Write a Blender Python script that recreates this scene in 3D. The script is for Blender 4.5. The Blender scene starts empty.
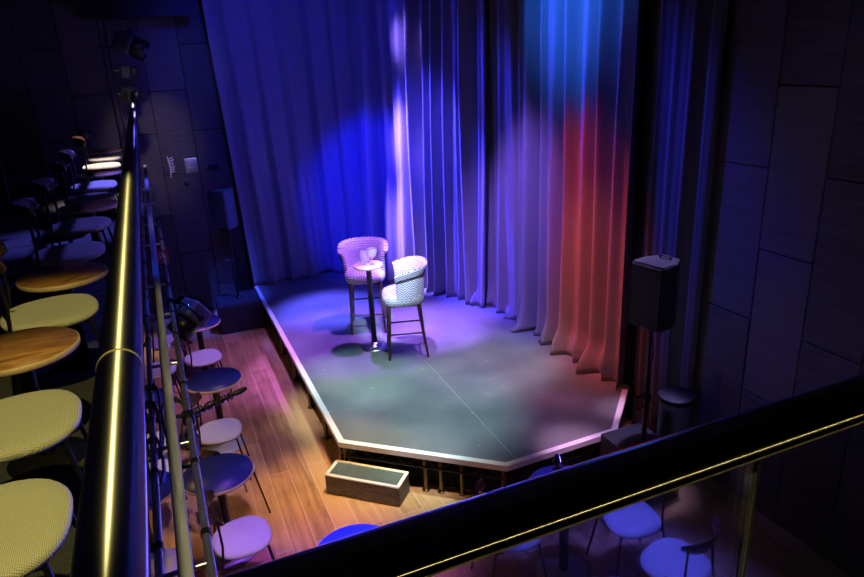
import bpy, bmesh, math, random
from mathutils import Vector, Matrix, noise
random.seed(7)
PI = math.pi
C = bpy.context.scene.collection
scene = bpy.context.scene

# ------------------------------------------------------------------ materials
def mat(name):
    m = bpy.data.materials.new(name); m.use_nodes = True
    nt = m.node_tree
    return m, nt, nt.nodes, nt.links, nt.nodes['Principled BSDF']

def simple(name, col, rough=.5, metal=0., var=.0, scale=20., bump=0., spec=.5, coat=0., detail=4.):
    m, nt, N, L, b = mat(name)
    b.inputs['Roughness'].default_value = rough
    b.inputs['Metallic'].default_value = metal
    b.inputs['Specular IOR Level'].default_value = spec
    b.inputs['Coat Weight'].default_value = coat
    tc = N.new('ShaderNodeTexCoord')
    nz = N.new('ShaderNodeTexNoise'); nz.inputs['Scale'].default_value = scale; nz.inputs['Detail'].default_value = detail
    L.new(tc.outputs['Object'], nz.inputs['Vector'])
    mx = N.new('ShaderNodeMix'); mx.data_type = 'RGBA'
    mx.inputs['A'].default_value = (*[c*(1-var) for c in col], 1)
    mx.inputs['B'].default_value = (*[min(1, c*(1+var)) for c in col], 1)
    L.new(nz.outputs['Fac'], mx.inputs['Factor'])
    L.new(mx.outputs['Result'], b.inputs['Base Color'])
    if bump:
        bp = N.new('ShaderNodeBump'); bp.inputs['Strength'].default_value = bump; bp.inputs['Distance'].default_value = .01
        L.new(nz.outputs['Fac'], bp.inputs['Height']); L.new(bp.outputs['Normal'], b.inputs['Normal'])
    return m

def wood(name, c1, c2, rough=.4, scale=(1., 12., 12.), spec=.5, bump=.1):
    m, nt, N, L, b = mat(name)
    b.inputs['Roughness'].default_value = rough
    b.inputs['Specular IOR Level'].default_value = spec
    tc = N.new('ShaderNodeTexCoord'); mp = N.new('ShaderNodeMapping'); mp.inputs['Scale'].default_value = scale
    L.new(tc.outputs['Object'], mp.inputs['Vector'])
    nz = N.new('ShaderNodeTexNoise'); nz.inputs['Scale'].default_value = 2.2; nz.inputs['Detail'].default_value = 8; nz.inputs['Distortion'].default_value = 1.2
    L.new(mp.outputs['Vector'], nz.inputs['Vector'])
    cr = N.new('ShaderNodeValToRGB')
    cr.color_ramp.elements[0].position = .3; cr.color_ramp.elements[0].color = (*c1, 1)
    cr.color_ramp.elements[1].position = .72; cr.color_ramp.elements[1].color = (*c2, 1)
    L.new(nz.outputs['Fac'], cr.inputs['Fac']); L.new(cr.outputs['Color'], b.inputs['Base Color'])
    bp = N.new('ShaderNodeBump'); bp.inputs['Strength'].default_value = bump; bp.inputs['Distance'].default_value = .004
    L.new(nz.outputs['Fac'], bp.inputs['Height']); L.new(bp.outputs['Normal'], b.inputs['Normal'])
    return m

def floor_planks():
    m, nt, N, L, b = mat('oak_floorboards')
    tc = N.new('ShaderNodeTexCoord'); mp = N.new('ShaderNodeMapping'); mp.inputs['Rotation'].default_value = (0, 0, PI/2)
    mp.inputs['Location'].default_value = (.37, .07, 0)
    L.new(tc.outputs['Object'], mp.inputs['Vector'])
    br = N.new('ShaderNodeTexBrick'); br.offset = .37; br.offset_frequency = 2
    br.inputs['Color1'].default_value = (0, 0, 0, 1); br.inputs['Color2'].default_value = (1, 1, 1, 1)
    br.inputs['Scale'].default_value = 1; br.inputs['Brick Width'].default_value = 1.7; br.inputs['Row Height'].default_value = .185
    br.inputs['Mortar Size'].default_value = .0035; br.inputs['Mortar Smooth'].default_value = .2
    L.new(mp.outputs['Vector'], br.inputs['Vector'])
    mp2 = N.new('ShaderNodeMapping'); mp2.inputs['Scale'].default_value = (.5, 7, 1)
    L.new(mp.outputs['Vector'], mp2.inputs['Vector'])
    nz = N.new('ShaderNodeTexNoise'); nz.inputs['Scale'].default_value = 3; nz.inputs['Detail'].default_value = 8; nz.inputs['Distortion'].default_value = .8
    L.new(mp2.outputs['Vector'], nz.inputs['Vector'])
    n2 = N.new('ShaderNodeTexNoise'); n2.inputs['Scale'].default_value = 4.5; n2.inputs['Detail'].default_value = 3
    L.new(mp.outputs['Vector'], n2.inputs['Vector'])
    ad = N.new('ShaderNodeMath'); ad.operation = 'MULTIPLY_ADD'; ad.inputs[1].default_value = .35
    L.new(br.outputs['Color'], ad.inputs[0]); L.new(nz.outputs['Fac'], ad.inputs[2])
    a2 = N.new('ShaderNodeMath'); a2.operation = 'MULTIPLY_ADD'; a2.inputs[1].default_value = .45
    L.new(n2.outputs['Fac'], a2.inputs[0]); L.new(ad.outputs[0], a2.inputs[2])
    cr = N.new('ShaderNodeValToRGB')
    cr.color_ramp.elements[0].position = .42; cr.color_ramp.elements[0].color = (.20, .095, .04, 1)
    cr.color_ramp.elements[1].position = 1.0; cr.color_ramp.elements[1].color = (.60, .35, .155, 1)
    L.new(a2.outputs[0], cr.inputs['Fac'])
    mx = N.new('ShaderNodeMix'); mx.data_type = 'RGBA'; mx.inputs['B'].default_value = (.70, .50, .33, 1)
    L.new(br.outputs['Fac'], mx.inputs['Factor']); L.new(cr.outputs['Color'], mx.inputs['A'])
    L.new(mx.outputs['Result'], b.inputs['Base Color'])
    b.inputs['Roughness'].default_value = .42
    bp = N.new('ShaderNodeBump'); bp.inputs['Strength'].default_value = .25; bp.inputs['Distance'].default_value = .003
    L.new(a2.outputs[0], bp.inputs['Height']); L.new(bp.outputs['Normal'], b.inputs['Normal'])
    return m

def wall_boards(name, c1, c2):
    m, nt, N, L, b = mat(name)
    tc = N.new('ShaderNodeTexCoord'); mp = N.new('ShaderNodeMapping'); mp.inputs['Scale'].default_value = (1.2, 1.2, 14)
    L.new(tc.outputs['Object'], mp.inputs['Vector'])
    nz = N.new('ShaderNodeTexNoise'); nz.inputs['Scale'].default_value = 3; nz.inputs['Detail'].default_value = 9; nz.inputs['Roughness'].default_value = .7
    L.new(mp.outputs['Vector'], nz.inputs['Vector'])
    n2 = N.new('ShaderNodeTexNoise'); n2.inputs['Scale'].default_value = 90; n2.inputs['Detail'].default_value = 2
    L.new(tc.outputs['Object'], n2.inputs['Vector'])
    ad = N.new('ShaderNodeMath'); ad.operation = 'MULTIPLY_ADD'; ad.inputs[1].default_value = .25
    L.new(n2.outputs['Fac'], ad.inputs[0]); L.new(nz.outputs['Fac'], ad.inputs[2])
    at = N.new('ShaderNodeAttribute'); at.attribute_name = 'tone'
    a3 = N.new('ShaderNodeMath'); a3.operation = 'MULTIPLY_ADD'; a3.inputs[1].default_value = .3
    L.new(at.outputs['Fac'], a3.inputs[0]); L.new(ad.outputs[0], a3.inputs[2])
    cr = N.new('ShaderNodeValToRGB')
    cr.color_ramp.elements[0].position = .4; cr.color_ramp.elements[0].color = (*c1, 1)
    cr.color_ramp.elements[1].position = .98; cr.color_ramp.elements[1].color = (*c2, 1)
    L.new(a3.outputs[0], cr.inputs['Fac']); L.new(cr.outputs['Color'], b.inputs['Base Color'])
    b.inputs['Roughness'].default_value = .62
    bp = N.new('ShaderNodeBump'); bp.inputs['Strength'].default_value = .3; bp.inputs['Distance'].default_value = .004
    L.new(ad.outputs[0], bp.inputs['Height']); L.new(bp.outputs['Normal'], b.inputs['Normal'])
    return m

def cloth(name, col, rough=.85, weave=220., sheen=.3, bump=.25, var=.12):
    m, nt, N, L, b = mat(name)
    b.inputs['Roughness'].default_value = rough; b.inputs['Sheen Weight'].default_value = sheen
    b.inputs['Specular IOR Level'].default_value = .25
    tc = N.new('ShaderNodeTexCoord')
    wx = N.new('ShaderNodeTexWave'); wx.inputs['Scale'].default_value = weave/6; wx.inputs['Distortion'].default_value = 1.5; wx.bands_direction = 'X'
    wy = N.new('ShaderNodeTexWave'); wy.inputs['Scale'].default_value = weave/6; wy.inputs['Distortion'].default_value = 1.5; wy.bands_direction = 'Y'
    L.new(tc.outputs['Object'], wx.inputs['Vector']); L.new(tc.outputs['Object'], wy.inputs['Vector'])
    ad = N.new('ShaderNodeMath'); L.new(wx.outputs['Fac'], ad.inputs[0]); L.new(wy.outputs['Fac'], ad.inputs[1])
    hf = N.new('ShaderNodeMath'); hf.operation = 'MULTIPLY'; hf.inputs[1].default_value = .5; L.new(ad.outputs[0], hf.inputs[0])
    mx = N.new('ShaderNodeMix'); mx.data_type = 'RGBA'
    mx.inputs['A'].default_value = (*[c*(1-var*2) for c in col], 1); mx.inputs['B'].default_value = (*[c*(1+var) for c in col], 1)
    L.new(hf.outputs[0], mx.inputs['Factor']); L.new(mx.outputs['Result'], b.inputs['Base Color'])
    bp = N.new('ShaderNodeBump'); bp.inputs['Strength'].default_value = bump; bp.inputs['Distance'].default_value = .002
    L.new(hf.outputs[0], bp.inputs['Height']); L.new(bp.outputs['Normal'], b.inputs['Normal'])
    return m

def zigzag(name, light, dark):
    # woven dog-tooth like cloth of the bar stools: u runs round the stool, v up
    m, nt, N, L, b = mat(name)
    b.inputs['Roughness'].default_value = .8; b.inputs['Sheen Weight'].default_value = .2
    uv = N.new('ShaderNodeTexCoord')
    sx = N.new('ShaderNodeSeparateXYZ'); L.new(uv.outputs['UV'], sx.inputs[0])
    def mth(op, a, bb=None, c=None):
        n = N.new('ShaderNodeMath'); n.operation = op
        for i, v in enumerate((a, bb, c)):
            if v is None: continue
            if isinstance(v, (int, float)): n.inputs[i].default_value = v
            else: L.new(v, n.inputs[i])
        return n.outputs[0]
    tri = mth('PINGPONG', mth('MULTIPLY', sx.outputs['X'], 1.0), 0.019)
    v = mth('ADD', sx.outputs['Y'], mth('MULTIPLY', tri, 1.15))
    band = mth('PINGPONG', v, .0140)
    msk = mth('GREATER_THAN', band, .0084)
    dots = N.new('ShaderNodeTexNoise'); dots.inputs['Scale'].default_value = 160; L.new(uv.outputs['UV'], dots.inputs['Vector'])
    mx = N.new('ShaderNodeMix'); mx.data_type = 'RGBA'
    mx.inputs['A'].default_value = (*light, 1); mx.inputs['B'].default_value = (*dark, 1)
    L.new(msk, mx.inputs['Factor'])
    m2 = N.new('ShaderNodeMix'); m2.data_type = 'RGBA'; m2.blend_type = 'MULTIPLY'; m2.inputs['Factor'].default_value = .35
    L.new(mx.outputs['Result'], m2.inputs['A']); L.new(dots.outputs['Color'], m2.inputs['B'])
    L.new(m2.outputs['Result'], b.inputs['Base Color'])
    bp = N.new('ShaderNodeBump'); bp.inputs['Strength'].default_value = .3; bp.inputs['Distance'].default_value = .002; bp.invert = True
    L.new(band, bp.inputs['Height']); L.new(bp.outputs['Normal'], b.inputs['Normal'])
    return m

def stage_vinyl():
    m, nt, N, L, b = mat('grey_dance_vinyl')
    tc = N.new('ShaderNodeTexCoord')
    nz = N.new('ShaderNodeTexNoise'); nz.inputs['Scale'].default_value = 2.2; nz.inputs['Detail'].default_value = 6
    L.new(tc.outputs['Object'], nz.inputs['Vector'])
    n3 = N.new('ShaderNodeTexNoise'); n3.inputs['Scale'].default_value = 60; n3.inputs['Detail'].default_value = 3
    L.new(tc.outputs['Object'], n3.inputs['Vector'])
    vo = N.new('ShaderNodeTexVoronoi'); vo.inputs['Scale'].default_value = 5.5; vo.inputs['Randomness'].default_value = 1
    mp = N.new('ShaderNodeMapping'); mp.inputs['Scale'].default_value = (.45, 1.7, 1); mp.inputs['Rotation'].default_value = (0, 0, .5)
    L.new(tc.outputs['Object'], mp.inputs['Vector']); L.new(mp.outputs['Vector'], vo.inputs['Vector'])
    lt = N.new('ShaderNodeMath'); lt.operation = 'LESS_THAN'; lt.inputs[1].default_value = .038
    L.new(vo.outputs['Distance'], lt.inputs[0])
    cr = N.new('ShaderNodeValToRGB')
    cr.color_ramp.elements[0].position = .3; cr.color_ramp.elements[0].color = (.125, .135, .135, 1)
    cr.color_ramp.elements[1].position = .7; cr.color_ramp.elements[1].color = (.20, .215, .21, 1)
    L.new(nz.outputs['Fac'], cr.inputs['Fac'])
    mx = N.new('ShaderNodeMix'); mx.data_type = 'RGBA'; mx.inputs['B'].default_value = (.7, .7, .7, 1)
    L.new(lt.outputs[0], mx.inputs['Factor']); L.new(cr.outputs['Color'], mx.inputs['A'])
    L.new(mx.outputs['Result'], b.inputs['Base Color'])
    rr = N.new('ShaderNodeMapRange'); rr.inputs['To Min'].default_value = .26; rr.inputs['To Max'].default_value = .46
    L.new(nz.outputs['Fac'], rr.inputs['Value']); L.new(rr.outputs['Result'], b.inputs['Roughness'])
    ad = N.new('ShaderNodeMath'); ad.operation = 'MULTIPLY_ADD'; ad.inputs[1].default_value = .05
    L.new(n3.outputs['Fac'], ad.inputs[0]); L.new(nz.outputs['Fac'], ad.inputs[2])
    bp = N.new('ShaderNodeBump'); bp.inputs['Strength'].default_value = .35; bp.inputs['Distance'].default_value = .02
    L.new(ad.outputs[0], bp.inputs['Height']); L.new(bp.outputs['Normal'], b.inputs['Normal'])
    return m

def glass(name, milk=0.):
    m, nt, N, L, b = mat(name)
    N.remove(b)
    out = N['Material Output']
    tr = N.new('ShaderNodeBsdfTransparent'); tr.inputs['Color'].default_value = (.93, .95, .95, 1)
    gl = N.new('ShaderNodeBsdfGlossy'); gl.inputs['Roughness'].default_value = .08
    lw = N.new('ShaderNodeLayerWeight'); lw.inputs['Blend'].default_value = .25
    mr = N.new('ShaderNodeMapRange'); mr.inputs['To Min'].default_value = .015; mr.inputs['To Max'].default_value = .6
    L.new(lw.outputs['Fresnel'], mr.inputs['Value'])
    mx = N.new('ShaderNodeMixShader'); L.new(mr.outputs['Result'], mx.inputs['Fac'])
    L.new(tr.outputs[0], mx.inputs[1]); L.new(gl.outputs[0], mx.inputs[2])
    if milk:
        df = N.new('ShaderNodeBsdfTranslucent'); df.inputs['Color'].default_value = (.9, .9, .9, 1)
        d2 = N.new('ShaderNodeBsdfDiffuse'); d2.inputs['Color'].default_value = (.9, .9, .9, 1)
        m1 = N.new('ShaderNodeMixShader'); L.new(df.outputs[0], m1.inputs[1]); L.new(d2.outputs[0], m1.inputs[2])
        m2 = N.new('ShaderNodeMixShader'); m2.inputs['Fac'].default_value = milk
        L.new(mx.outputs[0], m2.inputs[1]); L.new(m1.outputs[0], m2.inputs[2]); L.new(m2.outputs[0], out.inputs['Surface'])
    else: L.new(mx.outputs[0], out.inputs['Surface'])
    return m

M = {}
M['floor'] = floor_planks()
M['wall'] = wall_boards('dark_wood_wool_board', (.022, .019, .018), (.115, .10, .092))
M['gap'] = simple('black_wall_gap', (.004, .004, .005), .9)
M['black'] = simple('matt_black_paint', (.012, .012, .013), .55, var=.2)
M['ceil'] = simple('black_ceiling', (.01, .01, .011), .8)
M['carpet'] = simple('dark_grey_carpet', (.045, .045, .045), .95, var=.6, scale=60, bump=.3)
M['slab'] = simple('dark_balcony_edge', (.03, .03, .034), .7, var=.2)
M['curtain'] = cloth('heavy_wool_serge', (.22, .215, .22), .95, 900., .08, .15, .1)
M['vinyl'] = stage_vinyl()
M['white_edge'] = simple('white_edge_tape', (.82, .82, .80), .5, var=.06, scale=30)
M['join_tape'] = simple('worn_join_tape', (.42, .42, .43), .5, var=.5, scale=60)
M['plate_grey'] = simple('painted_grey_plate', (.40, .42, .42), .42, .2, var=.15)
M['steel_dark'] = simple('dark_steel', (.06, .06, .065), .35, .8, var=.2)
M['steel'] = simple('brushed_steel', (.55, .55, .57), .28, 1., var=.1, scale=40)
M['chrome'] = simple('polished_steel', (.75, .75, .77), .12, 1.)
M['alu'] = simple('scuffed_aluminium', (.42, .42, .45), .36, .9, var=.35, scale=25, bump=.1)
M['rail'] = simple('black_polished_rail', (.012, .012, .012), .10, 0., var=.25, scale=3, spec=.9, coat=.6)
M['rail_top'] = simple('dark_polished_metal', (.045, .042, .038), .16, .9, var=.25, scale=4, spec=.6)
M['seam'] = simple('gasket', (.55, .5, .3), .4, .6)
M['grey_bar'] = wood('weathered_grey_rail', (.15, .16, .25), (.36, .37, .56), .42, (14, .9, 14))  # blue mixed into the grey to cancel the warm lamp's cast
M['leg_black'] = simple('black_tube', (.012, .012, .013), .35, .4)
M['seat_pale'] = cloth('pale_grey_weave', (.60, .60, .60), .88, 500., .2, .4, .16)
M['seat_olive'] = cloth('pale_straw_weave', (.60, .58, .44), .88, 420., .2, .8, .26)
M['back_wood'] = wood('dark_walnut', (.035, .016, .010), (.10, .045, .025), .25, (6, 6, 20), .6)
M['top_dark'] = simple('blue_lit_dark_laminate', (.020, .028, .16), .40, var=.15, scale=8)  # dark top with the blue stage light mixed into its colour
M['top_wood'] = wood('oiled_oak_top', (.20, .085, .03), (.62, .30, .11), .36, (2.2, 9, 9), .5, .2)
M['ply_edge'] = wood('pale_ply_edge', (.50, .33, .17), (.78, .58, .36), .5, (2, 2, 60))
M['weave'] = zigzag('dogtooth_cloth', (.80, .79, .76), (.045, .04, .045))
M['piping'] = simple('dark_piping', (.03, .02, .025), .6)
M['stool_leg'] = wood('espresso_wood', (.03, .017, .014), (.09, .05, .04), .3, (10, 10, 2))
M['grille'] = simple('speaker_grille', (.030, .022, .020), .6, .2, var=.9, scale=170, bump=.8, detail=1)
M['cabinet'] = simple('black_speaker_paint', (.035, .035, .038), .5, var=.25, scale=70, bump=.15)
M['spot_case'] = simple('charcoal_lamp_case', (.16, .17, .19), .42, .1, var=.2, scale=30)
M['lens'] = simple('lamp_lens', (.25, .28, .33), .06, .3, spec=.9)
M['red'] = simple('red_plastic', (.55, .03, .02), .35)
M['white'] = simple('white_plastic', (.8, .8, .8), .4)
M['plate'] = simple('metal_socket_plate', (.45, .47, .5), .3, .8, var=.3, scale=20)
M['cable'] = simple('rubber_cable', (.012, .012, .013), .5)
M['glass'] = glass('clear_glass')
M['bright_glass'] = glass('whitened_glass', .28)  # white scatter mixed in to imitate sparkle on clear glasses
M['edge_glint'] = simple('pale_edge_glint', (.9, .86, .8), .3, .0, var=.4, scale=9)
M['brass'] = simple('brass', (.6, .42, .16), .25, 1.)
M['drape_black'] = cloth('plain_black_cloth', (.008, .008, .009), .95, 300., .1, .1)
M['drape_shaded'] = cloth('shaded_curtain_cloth', (.10, .10, .12), .95, 300., .1, .1)  # curtain cloth darkened to imitate the unlit right end
M['stepvinyl'] = simple('green_grey_matting', (.085, .11, .105), .6, var=.25, scale=14, bump=.1)
M['stepside'] = wood('black_stained_ply', (.035, .032, .03), (.14, .13, .12), .5, (3, 3, 18))
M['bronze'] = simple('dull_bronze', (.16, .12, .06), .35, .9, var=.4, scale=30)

def turned_metal(name, col, rough, axis, aniso=.9, spec=.6, metal=1.):
    # tube polished round and round on the lathe: highlights stretch along it
    m = simple(name, col, rough, metal, .25, 4., 0., spec)
    N, L = m.node_tree.nodes, m.node_tree.links; b = N['Principled BSDF']
    b.inputs['Anisotropic'].default_value = aniso; b.inputs['Anisotropic Rotation'].default_value = .25
    t = N.new('ShaderNodeTangent'); t.direction_type = 'RADIAL'; t.axis = axis
    L.new(t.outputs['Tangent'], b.inputs['Tangent'])
    return m
M['rail_top'] = turned_metal('dark_turned_metal', (.62, .61, .58), .34, 'Y', 1.)
M['rail'] = turned_metal('black_turned_metal', (.60, .59, .59), .12, 'X')

# ------------------------------------------------------------------ mesh helpers
class MB:
    def __init__(s):
        s.bm = bmesh.new(); s.uv = None
    def add(s, verts, faces, smooth=False):
        vs = [s.bm.verts.new(v) for v in verts]
        out = []
        for f in faces:
            try:
                fc = s.bm.faces.new([vs[i] for i in f]); fc.smooth = smooth; out.append(fc)
            except ValueError: pass
        return vs, out
    def box(s, c, d, rot=None, bev=0., seg=2):
        t = bmesh.new(); bmesh.ops.create_cube(t, size=1)
        bmesh.ops.scale(t, vec=d, verts=t.verts)
        if bev: bmesh.ops.bevel(t, geom=t.edges[:], offset=bev, segments=seg, profile=.5, affect='EDGES')
        mx = Matrix.Translation(c)
        if rot is not None:
            mx = mx @ (rot if isinstance(rot, Matrix) else Matrix.Rotation(rot, 4, 'Z'))
        s.merge(t, mx, False); return s
    def merge(s, t, mx=None, smooth=None):
        if mx is not None: bmesh.ops.transform(t, matrix=mx, verts=t.verts)
        mp = {v: s.bm.verts.new(v.co) for v in t.verts}
        for f in t.faces:
            n = s.bm.faces.new([mp[v] for v in f.verts]); n.smooth = f.smooth if smooth is None else smooth
        t.free()
    def tube(s, pts, r, n=12, cap=True, smooth=True, closed=False):
        pts = [Vector(p) for p in pts]; k = len(pts)
        rs = r if isinstance(r, (list, tuple)) else [r]*k
        rings = []; up = None
        for i, p in enumerate(pts):
            if closed: d = pts[(i+1) % k]-pts[i-1]
            else: d = pts[min(i+1, k-1)]-pts[max(i-1, 0)]
            d.normalize()
            if up is None: up = Vector((0, 0, 1)) if abs(d.z) < .9 else Vector((1, 0, 0))
            u = d.cross(up)
            if u.length < 1e-5: u = d.cross(Vector((0, 1, 0)))
            u.normalize(); w = u.cross(d).normalized(); up = w
            rings.append([s.bm.verts.new(p+rs[i]*(math.cos(2*PI*j/n)*u+math.sin(2*PI*j/n)*w)) for j in range(n)])
        for i in range(k if closed else k-1):
            a, b = rings[i], rings[(i+1) % k]
            for j in range(n):
                f = s.bm.faces.new((a[j], a[(j+1) % n], b[(j+1) % n], b[j])); f.smooth = smooth
        if cap and not closed:
            for rg in (rings[0][::-1], rings[-1]):
                f = s.bm.faces.new(rg)
                for e in f.edges: e.smooth = False
        return s
    def lathe(s, prof, c=(0, 0, 0), n=40, smooth=True):
        c = Vector(c); rings = []
        for r, z in prof:
            if r < 1e-6: rings.append([s.bm.verts.new(c+Vector((0, 0, z)))])
            else: rings.append([s.bm.verts.new(c+Vector((r*math.cos(2*PI*j/n), r*math.sin(2*PI*j/n), z))) for j in range(n)])
        for a, b in zip(rings, rings[1:]):
            for j in range(n):
                j2 = (j+1) % n
                if len(a) == 1 and len(b) == 1: continue
                if len(a) == 1: f = (a[0], b[j2], b[j])
                elif len(b) == 1: f = (a[j], a[j2], b[0])
                else: f = (a[j], a[j2], b[j2], b[j])
                f = s.bm.faces.new(f); f.smooth = smooth
        return s
    def prism(s, poly, z0, z1, bev=0.):
        t = bmesh.new()
        v = [t.verts.new((x, y, z0)) for x, y in poly]; f = t.faces.new(v)
        r = bmesh.ops.extrude_face_region(t, geom=[f])
        bmesh.ops.translate(t, vec=(0, 0, z1-z0), verts=[g for g in r['geom'] if isinstance(g, bmesh.types.BMVert)])
        bmesh.ops.recalc_face_normals(t, faces=t.faces)
        if bev: bmesh.ops.bevel(t, geom=t.edges[:], offset=bev, segments=2, affect='EDGES')
        s.merge(t, None, False); return s
    def build(s, name, m, parent=None, loc=(0, 0, 0), rz=0., autosmooth=True, recalc=True):
        if recalc: bmesh.ops.recalc_face_normals(s.bm, faces=s.bm.faces)
        me = bpy.data.meshes.new(name); s.bm.to_mesh(me); s.bm.free()
        me.materials.append(M[m] if isinstance(m, str) else m)
        o = bpy.data.objects.new(name, me); C.objects.link(o)
        o.location = loc; o.rotation_euler = (0, 0, rz)
        if parent is not None: o.parent = parent
        return o

def tag(o, label, cat, group=None):
    o['label'] = label; o['category'] = cat
    if group: o['group'] = group
    return o
def thing(name, label, cat, loc=(0, 0, 0), rz=0., group=None):
    o = bpy.data.objects.new(name, None); C.objects.link(o)
    o.empty_display_size = .1
    o.location = loc; o.rotation_euler = (0, 0, rz)
    return tag(o, label, cat, group)
def struct(o):
    o['kind'] = 'structure'; return o
def copy_tree(o, parent=None):
    c = o.copy(); C.objects.link(c)
    if parent is not None: c.parent = parent
    for ch in list(o.children): copy_tree(ch, c)
    return c
def dup(o, loc, rz, label, group=None):
    c = copy_tree(o); c.location = loc; c.rotation_euler = (0, 0, rz); c['label'] = label
    if group: c['group'] = group
    return c

# ------------------------------------------------------------------ camera
Z0 = 3.64                                   # eye height above the hall floor
F = 663.
cam = bpy.data.cameras.new('camera'); cam.sensor_width = 36; cam.sensor_fit = 'HORIZONTAL'
cam.lens = F/864*36; cam.clip_start = .05
co = bpy.data.objects.new('camera', cam); C.objects.link(co); scene.camera = co
Yc = Vector((-297, 221.5, -663)).normalized()
Dn = Vector((95, -1855.5, -663)).normalized()
Zc = -Dn; Zc = (Zc-Yc*Zc.dot(Yc)).normalized(); Xc = Yc.cross(Zc)
R = Matrix((Xc, Yc, Zc)).to_4x4()           # world <- camera
co.matrix_world = Matrix.Translation((0, 0, Z0)) @ R

# ------------------------------------------------------------------ setting
XW, YW, CE = 4.05, 10.3, 5.9
XL, YB = -2.3, -2.6
BAL = 2.14
struct(MB().box(((XL+XW)/2, (YB+YW)/2, -.05), (XW-XL+.4, YW-YB+.4, .1)).build('floor', 'floor'))
struct(MB().box(((XL+XW)/2, (YB+YW)/2, CE+.1), (XW-XL+.4, YW-YB+.4, .2)).build('ceiling', 'ceil'))

def board_wall(name, axis, plane, lo, hi, w, start, sgn):
    """boards of .47 x 1.165 in staggered columns standing just proud of a black backing, gaps between"""
    b = MB(); tones = []
    k0 = math.floor((lo-start)/w)
    k = k0
    while start+k*w < hi:
        a0, a1 = max(lo, start+k*w), min(hi, start+(k+1)*w)
        base = Z0+(-.33 if k % 2 == 0 else -.90)
        z = base-1.165*4
        while z < CE:
            z0, z1 = max(0, z), min(CE, z+1.165)
            if z1-z0 > .03 and a1-a0 > .03:
                g = .005
                th = .022+random.uniform(-.002, .003)
                cx, cz = (a0+a1)/2, (z0+z1)/2
                if axis == 'x': b.box((cx, plane+sgn*th/2, cz), (a1-a0-2*g, th, z1-z0-2*g), bev=.003, seg=1)
                else: b.box((plane+sgn*th/2, cx, cz), (th, a1-a0-2*g, z1-z0-2*g), bev=.003, seg=1)
                nf = len(b.bm.faces)
                tones += [random.random()]*(nf-len(tones))
            z += 1.165
        k += 1
    t = .1
    o = b.build(name, 'wall', recalc=False)
    at = o.data.attributes.new('tone', 'FLOAT', 'FACE')
    at.data.foreach_set('value', tones)
    return struct(o)
board_wall('wall_far', 'x', YW, XL, XW, .485, .12, -1)
board_wall('wall_right', 'y', XW, YB, YW, .45, 2.99-.45*4, -1)
struct(MB().box(((XL+XW)/2, YW+.06, CE/2), (XW-XL+.4, .115, CE)).build('wall_far_backing', 'gap'))
struct(MB().box((XW+.06, (YB+YW)/2, CE/2), (.115, YW-YB+.4, CE)).build('wall_right_backing', 'gap'))
struct(MB().box((XL-.06, (YB+YW)/2, CE/2), (.12, YW-YB+.4, CE)).build('wall_left', 'black'))
struct(MB().box(((XL+XW)/2, YB-.06, CE/2), (XW-XL+.4, .12, CE)).build('wall_back', 'black'))
# balcony: a strip down the left and one under the camera
struct(MB().prism([(XL, YB), (XW, YB), (XW, .36), (-.30, .36), (-.30, YW), (XL, YW)], BAL-.28, BAL).build('balcony_floor', 'carpet'))
struct(MB().prism([(-.30, .36), (XW, .36), (XW, .385), (-.275, .385), (-.275, YW), (-.30, YW)], BAL-.30, BAL+.06).build('trim_balcony', 'slab'))
struct(MB().box((.13, YW-.16, Z0+.60+.75), (1.32, .30, 1.5), bev=.01).build('ceiling_bulkhead', 'black'))

# ------------------------------------------------------------------ handrails
r = thing('handrail', 'thick black polished handrail running straight ahead along the left balcony edge', 'handrail', (-.105, 0, Z0-.45))
ys = [.30, 1.06, 1.065, 3.2, 3.205, 5.6, 5.605, YW-.05]
for a, b_ in ((.42, 1.072), (1.076, 3.3), (3.304, 5.8), (5.804, YW-.04)):
    MB().tube([(0, a, 0), (0, b_, 0)], .034, 48).build('rail_tube', 'rail_top', r)
for y in (1.074, 3.302, 5.802):
    MB().tube([(0, y-.003, 0), (0, y+.003, 0)], .0347, 48).build('joint_ring', 'seam', r)
for y in (.8, 2.2, 3.6, 5.0, 6.4, 7.8, 9.2):
    MB().tube([(0, y, -.02), (-.185, y, -(Z0-.45-BAL)+.03)], .012, 10).build('post', 'leg_black', r)
MB().lathe([(0, -.022), (.026, -.02), (.036, 0), (.026, .02), (0, .022)], (0, .40, 0), 24).build('end_cap', 'rail_top', r)

r = thing('handrail', 'dark handrail slanting across the lower right corner with a yellow lit lower edge', 'handrail', (0, .497, Z0-.45))
MB().tube([(-.085, 0, 0), (XW-.03, 0, 0)], .0258, 48).build('rail_tube', 'rail', r)
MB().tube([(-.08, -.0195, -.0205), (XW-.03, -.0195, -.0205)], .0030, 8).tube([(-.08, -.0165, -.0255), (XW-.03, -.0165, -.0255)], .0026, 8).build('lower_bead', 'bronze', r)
# glass panels under it: a near-white rod imitates the glint on the joint's edge
for x0, x1 in ((-.05, .597), (.611, 2.2), (2.22, XW-.04)):
    g = MB().box(((x0+x1)/2, -.012, -.60), (x1-x0, .010, 1.14)).build('glass_panel', 'glass', r)
MB().tube([(.601, -.016, -.045), (.601, -.016, -1.16)], .0030, 8).build('panel_edge', 'edge_glint', r)
MB().box((.607, -.012, -.60), (.005, .010, 1.13)).build('panel_gasket', 'black', r)

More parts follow.
